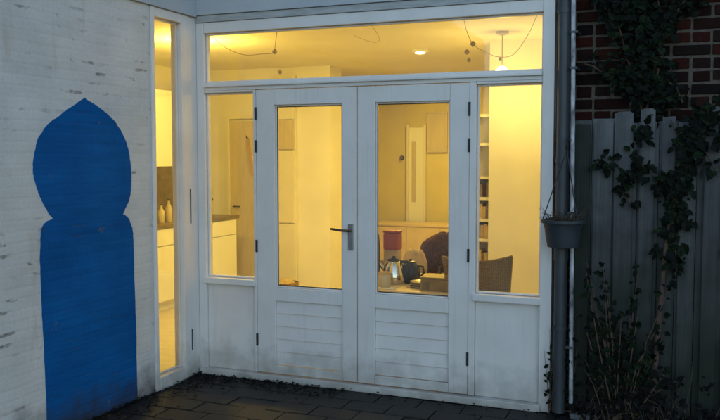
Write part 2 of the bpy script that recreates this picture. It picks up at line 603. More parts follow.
# ------------------------------------------------------------------ fascia above windows
fa = thing('roof_fascia', 'pale grey fascia boards turning the inner corner above the windows', 'fascia', (0, 0, 2.694))
b = MB()
b.box(0.0, 0.022, -9.0, -0.022, 0.003, 0.95, bev=0.003)
b.build('side_board', 'fascia', fa)
b = MB()
b.box(-0.0, 2.80, -0.022, 0.0, 0.016, 0.95, bev=0.003)
b.build('front_board', 'trim' if False else 'fascia', fa)
b = MB()
b.box(0.001, 2.66, -0.010, 0.09, -0.036, 0.0125, bev=0.003)
b.build('head_moulding', 'trim', fa)
b = MB()
b.box(-0.09, -0.003, -0.018, 0.085, -0.0015, 0.20)
b.build('light_leak_filler', 'fascia', fa)  # added filler that stops room light leaking out at the corner
hb = MB()
hb.box(-0.10, 2.80, 0.002, 0.10, 0.014, 1.0)
hb.build('header', 'fascia', fa)

# ------------------------------------------------------------------ narrow corner window in the painted wall
cw = thing('corner_window', 'tall narrow floor-length window in the left wall beside the corner', 'window', (0, -0.36, 0))
def yb(mb, y0, y1, z0, z1, x0=-0.09, x1=0.0, bev=0.004):
    return mb.box(x0, x1, y0 + 0.36, y1 + 0.36, z0, z1, bev=bev)
b = MB()
yb(b, -0.571, -0.532, 0.0, 2.692, -0.09, 0.012)
yb(b, -0.200, -0.112, 0.0, 2.692, -0.09, 0.004)
yb(b, -0.530, -0.202, 2.630, 2.692, -0.085, 0.006)
yb(b, -0.530, -0.202, 0.0, 0.095, -0.085, 0.020)
yb(b, -0.108, 0.088, 0.0, 2.692, -0.09, -0.002)
b.build('frame', 'white', cw)
b = MB()
for (y0, y1, z0, z1) in ((-0.530, -0.518, 0.097, 2.628), (-0.214, -0.202, 0.097, 2.628), (-0.516, -0.216, 2.616, 2.628), (-0.516, -0.216, 0.097, 0.109)):
    yb(b, y0, y1, z0, z1, -0.055, -0.030, 0.002)
b.build('glazing_bead', 'white', cw)
b = MB()
yb(b, -0.517, -0.215, 0.108, 2.617, -0.046, -0.040, 0)
b.build('pane', 'glass', cw)
b = MB()
yb(b, -0.111, -0.109, 0.01, 2.690, -0.05, -0.004, 0)
b.build('seal', 'rubber', cw)
for z0, z1 in ((1.16, 1.42), (0.20, 0.36)):
    b = MB()
    b.tube([(0.006, 0.25, z0), (0.006, 0.25, z1)], 0.0055, 8)
    b.build('hinge', 'pipe', cw, True)

# ------------------------------------------------------------------ glazed garden-door front
fr = thing('glazed_door_front', 'white timber frame with double doors, sidelights and long transom window', 'door front', (1.3, 0, 0))
OX = -1.3
def fb(mb, x0, x1, y0, y1, z0, z1, bev=0.004, rot=None):
    return mb.box(x0 + OX, x1 + OX, y0, y1, z0, z1, bev=bev, rot=rot)
b = MB()
fb(b, 0.0, 0.065, 0.0, 0.09, 0.0, 2.656)
fb(b, 2.586, 2.660, -0.012, 0.09, 0.0, 2.656)
fb(b, 0.067, 2.584, 0.0, 0.09, 2.578, 2.656)
fb(b, 0.067, 2.584, 0.0, 0.09, 2.150, 2.208)
fb(b, 0.067, 2.584, -0.020, 0.0, 2.176, 2.194, 0.005)     # drip moulding
fb(b, 0.480, 0.501, 0.0, 0.09, 0.052, 2.148)
fb(b, 2.109, 2.153, 0.0, 0.09, 0.052, 2.148)
b.build('frame', 'white', fr)
b = MB()
fb(b, 0.02, 2.60, -0.035, 0.10, 0.0, 0.048, 0.006)
b.build('threshold', 'white', fr)
def beads(mb, x0, x1, z0, z1, y=0.030, t=0.012):
    fb(mb, x0, x0 + t, y, y + 0.03, z0, z1, 0.003)
    fb(mb, x1 - t, x1, y, y + 0.03, z0, z1, 0.003)
    fb(mb, x0 + t, x1 - t, y, y + 0.03, z0, z0 + t, 0.003)
    fb(mb, x0 + t, x1 - t, y, y + 0.03, z1 - t, z1, 0.003)
def window(name, x0, x1, z0, z1):
    b = MB()
    beads(b, x0 + .001, x1 - .001, z0 + .001, z1 - .001)
    o = b.build(name, 'white', fr)
    b = MB()
    fb(b, x0 + .010, x1 - .010, 0.044, 0.050, z0 + .010, z1 - .010, 0)
    b.build('pane', 'glass', o)
    return o
window('transom_window', 0.066, 2.585, 2.209, 2.577)
for (x0, x1) in ((0.066, 0.479), (2.154, 2.585)):
    s = window('sidelight', x0, x1, 0.748, 2.134)
    b = MB()
    fb(b, x0 + .001, x1 - .001, 0.0, 0.088, 2.135, 2.149, 0.002)
    b.build('head_strip', 'white', s)
    b = MB()
    fb(b, x0 - .012, x1 + .012, -0.022, 0.088, 0.700, 0.746, 0.006)
    b.build('sill', 'white', s)
    b = MB()
    fb(b, x0 + .001, x1 - .001, 0.022, 0.05, 0.050, 0.698, 0.002)
    b.build('lower_panel', 'white', s)
def door(x0, x1, gx0, gx1, label, handle):
    d = bpy.data.objects.new('garden_door', None)
    col.objects.link(d)
    d.parent = fr
    d['label'] = label
    b = MB()
    y0, y1 = 0.006, 0.050
    zb, zt = 0.056, 2.146
    fb(b, x0, gx0, y0, y1, zb, zt, 0.004)
    fb(b, gx1, x1, y0, y1, zb, zt, 0.004)
    fb(b, gx0 + .001, gx1 - .001, y0, y1, 2.034, zt, 0.003)
    fb(b, gx0 + .001, gx1 - .001, y0, y1, 0.600, 0.698, 0.003)
    fb(b, gx0 + .001, gx1 - .001, y0, y1, zb, 0.118, 0.003)
    b.build('leaf', 'white', d)
    # weatherboard panel: five overlapping boards
    b = MB()
    n, z0, z1 = 5, 0.120, 0.598
    h = (z1 - z0) / n
    for k in range(n):
        za, zc = z0 + k * h, z0 + (k + 1) * h
        b.prism([(gx0 + .002 + OX, 0.020, za + .003), (gx0 + .002 + OX, 0.040, za + .004), (gx0 + .002 + OX, 0.040, zc), (gx0 + .002 + OX, 0.027, zc)], (gx1 - gx0 - .004, 0, 0))
    b.build('boarded_panel', 'white', d)
    b = MB()
    beads(b, gx0 + .001, gx1 - .001, 0.699, 2.033, 0.024, 0.010)
    b.build('glazing_bead', 'white', d)
    b = MB()
    fb(b, gx0 + .009, gx1 - .009, 0.035, 0.041, 0.708, 2.024, 0)
    b.build('pane', 'glass', d)
    b = MB()
    for (q0, q1, w0, w1) in ((gx0 + .011, gx1 - .011, 0.7095, 0.7155), (gx0 + .011, gx1 - .011, 2.016, 2.022), (gx0 + .011, gx0 + .016, 0.716, 2.015)):
        fb(b, q0, q1, 0.029, 0.034, w0, w1, 0)
    b.build('seal', 'rubber', d)
    hx = x0 - 0.001 if handle else x1 + 0.001
    for hz in (0.30, 1.00, 1.735, 1.975):
        b = MB()
        b.tube([(hx + OX, 0.0, hz - .045), (hx + OX, 0.0, hz + .045)], 0.0085, 8)
        b.build('hinge', 'iron', d, True)
    if handle:
        b = MB()
        fb(b, 1.238, 1.276, -0.004, 0.006, 1.000, 1.185, 0.003)
        b.build('handle_plate', 'steel', d)
        b = MB()
        b.tube([(1.257 + OX, -0.004, 1.140), (1.257 + OX, -0.045, 1.140)], 0.010, 10)
        b.tube([(1.262 + OX, -0.045, 1.140), (1.20 + OX, -0.048, 1.142), (1.135 + OX, -0.045, 1.149), (1.120 + OX, -0.040, 1.150)], [0.010, 0.009, 0.009, 0.007], 10)
        b.build('lever', 'lever', d, True)
    return d
door(0.503, 1.302, 0.653, 1.189, 'left leaf with the door handle', True)
door(1.307, 2.107, 1.436, 1.973, 'right leaf without a handle', False)

# ------------------------------------------------------------------ downpipe and white conduit
dp = thing('downpipe', 'dark grey rain downpipe between the white frame and brick wall', 'pipe', (2.722, -0.03, 0))
b = MB()
b.tube([(0, 0, 0.02), (0, 0, 3.5)], 0.042, 16)
b.build('pipe', 'pipe', dp, True)
for z in (0.55, 1.62, 2.55):
    b = MB()
    b.tube([(0, 0, z), (0, 0, z + .03)], 0.048, 16)
    b.box(-0.012, 0.012, 0.03, 0.085, z, z + .03)
    b.build('bracket', 'pipe', dp, True)
b = MB()
b.tube([(0, 0, 1.0), (0, 0, 1.09)], 0.047, 16)
b.build('collar', 'pipe', dp, True)
cp = thing('conduit', 'thin white pipe running up beside the dark downpipe', 'pipe', (2.786, -0.080, 0))
b = MB()
b.tube([(0.018, 0.0, 0.10), (0.010, 0, 0.9), (0.002, 0, 1.8), (-0.006, 0, 2.6), (-0.012, 0, 3.5)], 0.0135, 10)
b.build('tube', 'conduit', cp, True)
for z in (0.45, 1.30, 2.2, 2.42):
    b = MB()
    b.box(-0.020, 0.024, -0.015, 0.13, z, z + .014)
    b.build('clip', 'pipe', cp)

# ------------------------------------------------------------------ brick wall of the neighbour
bw = thing('brick_wall', 'old dark red brick wall on the right above the fence', 'wall', (2.67, 0.07, 0))
b = MB()
b.box(-0.008, 6.0, 0.002, 0.16, 0, 3.75)
b.build('mortar_bed', 'mortar', bw)
b = MB().tints()
rb = random.Random(11)
L, H, J = 0.212, 0.062, 0.016
row = 0
z = 0.008
while z < 3.7:
    x = -0.0 - (L + J) / 2 * (row % 2)
    while x < 3.2:
        if rb.random() < 0.28:
            ln = (L - J) / 2
        else:
            ln = L
        x0, x1 = max(x, 0.0), x + ln
        if x1 - x0 > 0.03:
            q = rb.random()
            k = rb.uniform(0.55, 1.15)
            if q < 0.42:
                c = (0.225 * k, 0.088 * k, 0.058 * k)
            elif q < 0.75:
                c = (0.180 * k, 0.090 * k, 0.064 * k)
            else:
                c = (0.150 * k, 0.098 * k, 0.075 * k)
            b.box(x0 + rb.uniform(-.004, .004), x1 + rb.uniform(-.004, .004), -0.006 + rb.uniform(-.004, .004), 0.012, z + rb.uniform(-.004, .004), z + H + rb.uniform(-.003, .004), rot=(rb.uniform(-.03, .03), rb.uniform(-.012, .012), rb.uniform(-.012, .012)), c=c, bev=0.0065)
        x += ln + J
    z += H + J
    row += 1
b.build('bricks', 'brick', bw)

# ------------------------------------------------------------------ fence
fe = thing('plank_fence', 'weathered grey plank fence under the brick wall, overgrown with climbers', 'fence', (2.80, -0.05, 0))
rf = random.Random(21)
for z in (0.45, 1.18, 1.80):
    b = MB()
    b.box(0.0, 3.1, 0.042, 0.072, z, z + 0.05, bev=0.003)
    b.build('rail', 'fence', fe)
front = [(0.005, 0.095, 1.86), (0.112, 0.222, 1.885), (0.245, 0.352, 1.935), (0.385, 0.470, 1.95), (0.512, 0.585, 1.90), (0.622, 0.705, 1.80), (0.750, 0.835, 1.955)]
x = 0.87
while x < 3.0:
    front.append((x, x + rf.uniform(.08, .11), 1.9 + rf.uniform(-.06, .06)))
    x += 0.125
for i, (x0, x1, zt) in enumerate(front):
    b = MB()
    t = rf.uniform(-.012, .012)
    hgt = zt - 0.07
    cx = (x0 + x1) / 2
    w2 = (x1 - x0) / 2
    cut = rf.choice((0.0, 0.012, 0.02))
    b.prism([(-w2, 0, 0), (w2, 0, 0), (w2 + rf.uniform(-.004, .004), 0, hgt - cut), (w2 * .6, 0, hgt), (-w2 * .55, 0, hgt + rf.uniform(-.006, .006)), (-w2 + rf.uniform(-.004, .004), 0, hgt - cut)], (0, 0.018, 0))
    o = b.build('board', 'fence_dark' if i == 0 else 'fence', fe, loc=(cx, rf.uniform(-.004, .002), 0.07))
    o.rotation_euler = (0, t * 0.5, 0)
x = -0.005
while x < 3.0:
    wdt = rf.uniform(.10, .14)
    b = MB()
    zt = 1.88 + rf.uniform(-.06, .03)
    b.box(x, x + wdt - .003, 0.0225, 0.040, 0.06, zt, bev=0.002)
    b.build('back_board', 'fence', fe)
    x += wdt
ed = MB()
ed.box(2.80, 6.0, -0.105, -0.065, -0.05, 0.035, bev=0.006)
tag(ed.build('edging_strip', 'edging'), 'low pale concrete edging at the foot of the fence', 'edging')

# ------------------------------------------------------------------ hanging basket
hbk = thing('hanging_basket', 'dark hanging flower pot with dried plants in front of the downpipe', 'planter', (2.752, -0.18, 1.10))
b = MB()
b.lathe([(0.080, 0.0), (0.092, 0.004), (0.104, 0.06), (0.112, 0.12), (0.122, 0.150), (0.134, 0.152), (0.134, 0.172), (0.124, 0.172), (0.118, 0.150), (0.10, 0.142)], 28)
b.build('pot', 'pot', hbk, True)
b = MB()
b.lathe([(0.106, 0.140), (0.113, 0.156), (0.05, 0.162), (0.01, 0.164)], 20)
b.build('soil', 'soil', hbk)
top = Vector((0.015, 0, 0.60))
for a in (200, 320, 80):
    e = Vector((math.cos(R(a)) * .128, math.sin(R(a)) * .128, .165))
    b = MB()
    b.tube([e, e.lerp(top, .5), top], 0.0035, 6)
    b.build('chain', 'iron', hbk)
b = MB()
rp = random.Random(9)
for _ in range(75):
    a, r = rp.uniform(0, 6.28), rp.uniform(0, .10)
    p0 = Vector((r * math.cos(a), r * math.sin(a), .155))
    a2 = a + rp.uniform(-.9, .9)
    ln = rp.uniform(.03, .12)
    p2 = p0 + Vector((math.cos(a2) * ln * .8, math.sin(a2) * ln * .8, ln * rp.uniform(.2, 1.0)))
    b.tube([p0, (p0 + p2) / 2 + Vector((0, 0, .02)), p2], [.0028, .0022, .001], 4)
b.build('dried_plant', 'dry', hbk)
br = thing('wall_hook', 'small dark iron hook bracket that carries the hanging pot', 'hook', (2.775, 0.05, 1.70))
b = MB()
b.box(-0.018, 0.018, -0.012, 0.012, -0.09, 0.07, bev=0.003)
b.build('back_plate', 'iron', br)
b = MB()
b.tube([(0, -0.01, 0.05), (0.0, -0.10, 0.07), (-0.006, -0.20, 0.06), (-0.008, -0.235, 0.03), (-0.008, -0.225, 0.0), (-0.008, -0.20, 0.015)], 0.008, 8)
b.tube([(0, -0.01, -0.07), (0, -0.07, -0.02), (0, -0.13, 0.062)], 0.006, 8)
b.build('arm', 'iron', br, True)

# ------------------------------------------------------------------ climbers
GREENS = [(0.030, 0.086, 0.020), (0.044, 0.110, 0.024), (0.018, 0.054, 0.015), (0.075, 0.118, 0.028), (0.034, 0.080, 0.026)]
def green(rn):
    c = rn.choice(GREENS)
    k = rn.uniform(.5, 1.35)
    return tuple(v * k for v in c)
def cloud(mb, rn, n, center, rad, size=(0.03, 0.06), flat=0.5):
    cx, cy, cz = center
    for _ in range(n):
        while True:
            q = Vector((rn.uniform(-1, 1), rn.uniform(-1, 1), rn.uniform(-1, 1)))
            if q.length < 1:
                break
        p = (cx + q.x * rad[0], cy + q.y * rad[1], cz + q.z * rad[2])
        a = rn.uniform(0, 6.28)
        d = (math.cos(a), rn.uniform(-.5, .1), math.sin(a) - .45)
        L = size[0] * .7 + (size[1] * 1.1 - size[0] * .7) * rn.random() ** 1.4
        mb.leaf(p, d, (rn.uniform(-.6, .6), -1, rn.uniform(-.2, .9)), L, L * rn.uniform(.55, .85), green(rn))

rn = random.Random(31)
ivy = thing('ivy', 'dark green ivy spreading over the red brick wall', 'ivy', (3.16, 0.0, 1.85))
lv = MB().tints()
st = MB()
strands = [[(3.20, 1.82), (3.17, 2.05), (3.10, 2.25), (3.03, 2.5), (2.98, 2.8), (2.95, 3.2)],
           [(3.20, 1.9), (3.27, 2.15), (3.30, 2.4), (3.25, 2.7), (3.3, 3.2)],
           [(3.17, 2.05), (3.02, 2.12), (2.90, 2.22), (2.84, 2.24)],
           [(3.30, 2.4), (3.42, 2.6), (3.50, 2.75), (3.6, 3.1)],
           [(3.10, 2.25), (3.2, 2.5), (3.12, 2.8), (3.15, 3.2)],
           [(3.03, 2.5), (3.15, 2.6), (3.4, 2.7), (3.52, 2.62)],
           [(3.27, 2.15), (3.38, 2.08), (3.42, 1.98)]]
for s in strands:
    pts = [Vector((x - 3.16, 0.03 - rn.uniform(0, .02), z - 1.85)) for x, z in s]
    st.tube(pts, [0.008 * (1 - .1 * i) for i in range(len(pts))], 6)
    for a, c in zip(pts, pts[1:]):
        ln = (c - a).length
        for k in range(int(ln / 0.05)):
            q = a.lerp(c, rn.random())
            dens = 1.0 if q.z + 1.85 > 2.45 else 0.8
            cloud(lv, rn, int(13 * dens), (q.x + rn.uniform(-.04, .04), q.y - .02, q.z + rn.uniform(-.03, .03)), (.085, .05, .075), (.028, .065))
for (x, z, r, n) in ((3.02, 2.62, .12, 90), (3.2, 2.72, .16, 130), (3.42, 2.72, .12, 90), (3.22, 2.35, .10, 80), (3.15, 2.12, .11, 90), (3.3, 2.02, .10, 60), (3.0, 2.85, .2, 150), (3.4, 2.9, .25, 170)):
    cloud(lv, rn, n, (x - 3.16, -0.01, z - 1.85), (r, .06, r), (.028, .065))
st.build('stem', 'stem', ivy, True)
lv.build('foliage', 'leaf', ivy)

vine = thing('climbing_vine', 'leafy climber on a leaning brown stem against the plank fence', 'climber', (3.285, -0.09, 0.02))
st = MB()
path = [(3.283, -0.10, 0.02), (3.288, -0.105, 0.10), (3.300, -0.10, 0.356), (3.316, -0.095, 0.666), (3.342, -0.09, 1.066), (3.375, -0.085, 1.339), (3.426, -0.08, 1.58), (3.466, -0.08, 1.758), (3.545, -0.08, 1.904), (3.62, -0.07, 2.0)]
pp = [Vector(p) - Vector((3.285, -0.09, 0.02)) for p in path]
st.tube(pp, [.020, .019, .0175, .0165, .015, .012, .010, .009, .007, .005], 9)
side = [[(3.38, -.085, 1.35), (3.30, -.08, 1.50), (3.20, -.08, 1.62), (3.10, -.08, 1.70)],
        [(3.43, -.08, 1.58), (3.40, -.08, 1.75), (3.36, -.07, 1.88)],
        [(3.36, -.085, 1.25), (3.40, -.085, 1.1), (3.42, -.085, 0.98)],
        [(3.20, -.08, 1.62), (3.14, -.08, 1.50), (3.13, -.08, 1.38)],
        [(3.47, -.08, 1.76), (3.56, -.08, 1.68), (3.62, -.08, 1.58)]]
lv = MB().tints()
for s in side:
    pts = [Vector(p) - Vector((3.285, -0.09, 0.02)) for p in s]
    st.tube(pts, [.006, .005, .004, .003][:len(pts)], 6)
    for a, c in zip(pts, pts[1:]):
        for k in range(int((c - a).length / 0.05) + 1):
            q = a.lerp(c, rn.random())
            cloud(lv, rn, 4, (q.x, q.y - .01, q.z), (.05, .03, .05), (.035, .075))
for a, c in zip(pp[4:], pp[5:]):
    for k in range(int((c - a).length / 0.035)):
        q = a.lerp(c, rn.random())
        cloud(lv, rn, 6, (q.x, q.y, q.z), (.065, .045, .06), (.035, .075))
for (x, z, r, n) in ((3.40, 1.48, .085, 70), (3.42, 1.30, .07, 50), (3.41, 1.02, .045, 16), (3.10, 1.50, .055, 26), (2.98, 1.63, .05, 20), (3.62, 1.80, .07, 30), (3.52, 1.88, .08, 50), (3.20, 1.80, .06, 26)):
    cloud(lv, rn, n, (x - 3.285, 0.0, z - .02), (r, .04, r * 1.2), (.035, .07))
st.build('stem', 'stem', vine, True)
lv.build('foliage', 'leaf', vine)

bush = thing('garden_shrub', 'low dark leafy shrub growing at the foot of the fence', 'shrub', (3.10, -0.16, 0.0))
st = MB()
lv = MB().tints()
for _ in range(26):
    a = rn.uniform(0, 6.28)
    tip = Vector((max(-.2, min(.42, rn.gauss(0.02, .17))), rn.uniform(-.08, .06), rn.uniform(.3, 1.05)))
    p0 = Vector((rn.uniform(-.05, .05), rn.uniform(-.03, .03), 0))
    mid = p0.lerp(tip, .5) + Vector((rn.uniform(-.04, .04), rn.uniform(-.02, .02), .04))
    st.tube([p0, mid, tip], [.006, .0045, .002], 5)
    for k in range(24):
        f = rn.uniform(.25, 1.0)
        q = (p0.lerp(mid, f * 2) if f < .5 else mid.lerp(tip, f * 2 - 1))
        cloud(lv, rn, 1, (q.x, q.y, q.z), (.03, .03, .03), (.03, .06))
st.build('stem', 'stem', bush, True)
lv.build('foliage', 'leaf', bush)
dk = thing('dead_stalks', 'tangle of dry brown stalks along the bottom of the fence', 'dry plant', (3.25, -0.15, 0.0))
b = MB()
for _ in range(80):
    p0 = Vector((rn.uniform(-.42, .75), rn.uniform(-.07, .05), 0))
    h = rn.uniform(.06, .5) * (1 if rn.random() < .3 else .45)
    p2 = p0 + Vector((rn.gauss(0, .11), rn.uniform(-.08, .03), h))
    p1 = p0.lerp(p2, .6) + Vector((rn.uniform(-.03, .03), 0, .05))
    b.tube([p0, p1, p2], [.0034, .0026, .001], 4)
b.build('stalks', 'dry', dk)
lv = MB().tints()
for _ in range(420):
    k = rn.uniform(.5, 1.4)
    c = (.040 * k, .028 * k, .016 * k)
    a = rn.uniform(0, 6.28)
    L_ = rn.uniform(.025, .06)
    lv.leaf((rn.uniform(-.42, .8), rn.uniform(-.10, .04), abs(rn.gauss(0, .16)) + .015), (math.cos(a), rn.uniform(-.4, .2), rn.uniform(-.8, .4)), (rn.uniform(-.5, .5), -1, .4), L_, L_ * .6, c)
lv.build('dry_leaves', 'leaf', dk)

def weed(x, y, z0, h, n, label):
    t = thing('weed', label, 'weed', (x, y, z0))
    s_ = MB()
    l_ = MB().tints()
    for _ in range(n):
        tip = Vector((rn.gauss(0, .02), rn.uniform(-.03, .01), rn.uniform(.4, 1.0) * h))
        s_.tube([(0, 0, 0), tip * .5 + Vector((.006, 0, 0)), tip], [.003, .0025, .001], 5)
        for k in range(7):
            f = rn.uniform(.2, 1)
            cloud(l_, rn, 1, tip * f, (.012, .012, .012), (.02, .04))
    s_.build('stem', 'stem', t)
    l_.build('foliage', 'leaf', t)
weed(2.795, -0.06, 0.0, 0.75, 9, 'thin weed climbing up the white pipe')
weed(2.662, -0.05, 0.0, 0.62, 5, 'small weed at the foot of the white door post')

# ------------------------------------------------------------------ room indoors
FL, CE = 0.03, 2.75
b = MB()
b.box(-2.6, 3.0, 0.10, 8.0, -0.1, FL)
b.box(-3.2, -0.12, -3.0, 0.099, -0.1, FL)
struct(b.build('floor', 'floorboard'))
b = MB()
b.box(-3.2, 3.0, 0.10, 8.0, CE, CE + .12)
b.box(-3.2, -0.121, -3.0, 0.099, CE, CE + .12)
struct(b.build('ceiling', 'ceiling'))
b = MB()
b.box(-2.70, -2.50, -3.0, 3.80, FL, CE)                    # kitchen side
b.box(-2.499, -0.122, -3.0, -2.9, FL, CE)
b.box(-0.15, -0.121, -2.899, -0.60, FL, CE)                 # inner skin of the painted wall
b.box(2.76, 2.95, 0.20, 2.499, FL, CE)                     # right-hand side
b.box(2.665, 2.95, 0.105, 0.199, FL, CE)
struct(b.build('room_wall', 'plaster'))
b = MB()
b.box(-2.70, -0.60, 3.80, 4.15, FL, CE)
tag(b.build('back_wall', 'plaster'), 'pale wall behind the left garden door, left of the dim recess', 'wall')
b = MB()
b.box(1.655, 2.95, 2.50, 2.62, FL, CE)
tag(b.build('partition_wall', 'plaster'), 'bright cream wall seen behind the right sidelight', 'wall')
b = MB()
b.box(-2.70, 2.95, 6.50, 6.65, FL, CE)
b.box(-2.85, -2.701, 4.151, 6.649, FL, CE)
b.box(2.70, 2.85, 2.621, 6.499, FL, CE)
tag(b.build('recess_wall', 'ochre'), 'dim ochre wall deep in the room behind the right garden door', 'wall')

# interior door in the back wall
idr = thing('interior_door', 'plain pale interior door ajar behind the left sidelight', 'door', (-1.66, 3.795, FL))
b = MB()
b.box(-0.31, 0.31, -0.03, 0.0, 0.0, 2.07, bev=0.003)
b.build('door_leaf', 'doorwood', idr)
b = MB()
b.box(-0.345, -0.312, -0.045, 0.0, 0, 2.10)
b.box(0.312, 0.345, -0.045, 0.0, 0, 2.10)
b.box(-0.345, 0.345, -0.045, 0.0, 2.102, 2.14)
b.build('door_frame', 'joinery', idr)
b = MB()
b.tube([(-0.25, -0.03, 1.0), (-0.25, -0.07, 1.0), (-0.15, -0.075, 1.0)], 0.009, 8)
b.build('handle', 'iron', idr, True)
sc_ = thing('hanging_scarf', 'brown scarf hanging on the pale interior door', 'scarf', (-1.67, 3.75, 1.55))
b = MB()
b.prism([(-0.055, 0, .33), (-0.02, 0, .34), (0.0, 0, .22), (0.03, 0, .05), (0.035, 0, -.12), (0.01, 0, -.12), (-0.02, 0, .1)], (0, 0.015, 0))
b.build('cloth', 'oak', sc_)
b = MB()
b.tube([(-0.04, 0.02, .34), (-0.04, -0.02, .345), (-0.04, -0.025, .37)], .006, 6)
b.build('peg', 'iron', sc_)
# tall built-in cupboard
cu = thing('tall_cupboard', 'tall cream cupboard with panelled fronts behind the left garden door', 'cupboard', (-1.19, 3.79, FL))
b = MB()
b.box(-0.15, 0.15, -0.05, 0.005, 0, 2.62)
b.build('carcass', 'joinery', cu)
for (z0, z1, m) in ((0.06, 0.80, 'joinery'), (0.815, 1.70, 'joinery'), (1.715, 2.07, 'doorwood'), (2.085, 2.58, 'joinery')):
    b = MB()
    b.box(-0.142, 0.142, -0.072, -0.051, z0, z1, bev=0.004)
    b.build('door', m, cu)
bs = thing('wicker_basket', 'low round straw basket with cloth on the floor below the cream cupboard', 'basket', (-0.95, 3.30, FL))
b = MB()
b.lathe([(0.10, 0), (0.14, 0.03), (0.155, 0.15), (0.145, 0.155), (0.13, 0.05), (0.01, 0.04)], 24)
b.build('bowl', 'wicker', bs, True)
b = MB()
b.lathe([(.02, .06), (.12, .07), (.11, .15), (.05, .19), (.01, .195)], 18)
b.build('folded_cloth', 'tan', bs, True)

# kitchen run along the left wall
kb = thing('kitchen_units', 'white lower kitchen cupboards under a dark worktop behind the narrow window', 'kitchen units', (-1.95, 0.2, FL))
b = MB()
b.box(-0.54, 0.30, -1.2, 3.16, 0.10, 0.88)
b.box(-0.54, 0.24, -1.2, 3.16, 0.0, 0.099)
b.build('carcass', 'cabwhite', kb)
b = MB()
b.box(-0.54, 0.335, -1.22, 3.18, 0.882, 0.922, bev=0.004)
b.build('worktop', 'counter', kb)
yy = -1.19
while yy < 3.1:
    b = MB()
    b.box(0.302, 0.322, yy + .004, yy + .536, 0.70, 0.872, bev=0.003)
    b.build('drawer_front', 'cabwhite', kb)
    b = MB()
    b.box(0.302, 0.322, yy + .004, yy + .536, 0.115, 0.690, bev=0.003)
    b.build('cupboard_door', 'cabwhite', kb)
    yy += 0.54
b = MB()
b.box(-0.548, -0.541, -1.2, 3.16, 0.923, 1.52)
b.build('splashback', 'tile', kb)
kc = thing('wall_cupboard', 'white wall cupboard seen at the top of the narrow window', 'cupboard', (-2.16, 1.2, 1.55))
b = MB()
b.box(-0.33, 0.28, -0.9, 1.42, 0.0, 0.83)
b.build('carcass', 'cabwhite', kc)
for k in range(4):
    b = MB()
    b.box(0.282, 0.302, -0.9 + k * .58 + .003, -0.9 + (k + 1) * .58 - .003, 0.003, 0.827, bev=0.003)
    b.build('door', 'cabwhite', kc)
for i, (by, bh, m, lab) in enumerate(((2.02, .20, 'jarglass', 'pale bottle on the kitchen worktop, left of the pair'), (2.16, .25, 'jarglass', 'taller pale bottle on the kitchen worktop, right of the pair'))):
    bo = thing('bottle', lab, 'bottle', (-1.78, by, FL + .923), 0, 'bottles on the kitchen worktop')
    b = MB()
    b.lathe([(.035, 0), (.038, .01), (.038, bh * .6), (.014, bh * .78), (.013, bh * .95)], 16)
    b.build('body', m, bo, True)
    b = MB()
    b.lathe([(.016, bh * .95), (.016, bh)], 12)
    b.build('cap', 'iron', bo, True)
tp = thing('kitchen_tap', 'dark kitchen tap standing on the far end of the worktop', 'tap', (-1.75, 2.78, FL + .923))
b = MB()
b.tube([(0, 0, 0), (0, 0, .20), (.03, 0, .26), (.10, 0, .26), (.13, 0, .21)], .013, 8)
b.build('spout', 'iron', tp, True)
b = MB()
b.tube([(0, .03, .05), (0, .09, .08)], .008, 8)
b.build('lever', 'iron', tp, True)

# deep recess: narrow door, sideboard, picture, bookcase
nd = thing('narrow_door', 'narrow tall white door deep in the dim recess', 'door', (-0.37, 6.49, FL))
b = MB()
b.box(-0.115, 0.115, -0.03, 0.0, 0, 2.06, bev=0.003)
b.build('door_leaf', 'cabwhite', nd)
for x0, x1 in ((-0.150, -0.117), (0.117, 0.150)):
    b = MB()
    b.box(x0, x1, -0.06, 0.0, 0, 2.10)
    b.build('jamb', 'joinery', nd)
b = MB()
b.box(-0.075, -0.01, -0.036, -0.031, 0.95, 1.85)
b.build('panel', 'doorwood', nd)
sb = thing('sideboard', 'low pale sideboard along the dim ochre wall', 'sideboard', (-0.1, 6.15, FL))
b = MB()
b.box(-0.75, 0.75, -0.2, 0.2, 0.10, 0.62, bev=0.004)
b.build('carcass', 'paleoak', sb)
b = MB()
b.box(-0.78, 0.78, -0.22, 0.22, 0.622, 0.66, bev=0.004)
b.build('top', 'paleoak', sb)
for sx in (-.68, .68):
    for sy in (-.15, .15):
        b = MB()
        b.box(sx - .025, sx + .025, sy - .025, sy + .025, 0, 0.099)
        b.build('leg', 'oak', sb)
for k in range(3):
    b = MB()
    b.box(-0.74 + k * .495, -0.74 + k * .495 + .485, -0.218, -0.2005, 0.12, 0.61, bev=0.003)
    b.build('door', 'paleoak', sb)
pc = thing('picture_frame', 'pale framed panel hanging high on the ochre wall', 'picture', (-0.07, 6.495, 2.02))
b = MB()
for (x0, x1, z0, z1) in ((-.17, -.15, -.3, .3), (.15, .17, -.3, .3), (-.149, .149, .28, .3), (-.149, .149, -.3, -.28)):
    b.box(x0, x1, -0.03, 0.0, z0, z1)
b.build('frame', 'doorwood', pc)
b = MB()
b.box(-.149, .149, -0.012, -0.001, -.279, .279)
b.build('sheet', 'doorwood', pc)
th = thing('thermostat', 'tiny dark round wall dial on the ochre wall', 'dial', (-0.61, 6.495, 1.64))
b = MB()
b.tube([(0, 0, 0), (0, -0.03, 0)], .032, 16)
b.build('body', 'iron', th)
b = MB()
b.tube([(0, -0.031, 0), (0, -0.045, 0)], .025, 14)
b.build('knob', 'counter', th)
bk = thing('bookcase', 'tall cream bookcase with dark books beside the cream wall', 'bookcase', (1.52, 2.80, FL))
b = MB()
b.box(-0.20, -0.18, -0.14, 0.14, 0, 2.05)
b.box(0.18, 0.20, -0.14, 0.14, 0, 2.05)
b.box(-0.179, 0.179, 0.12, 0.14, 0, 2.05)
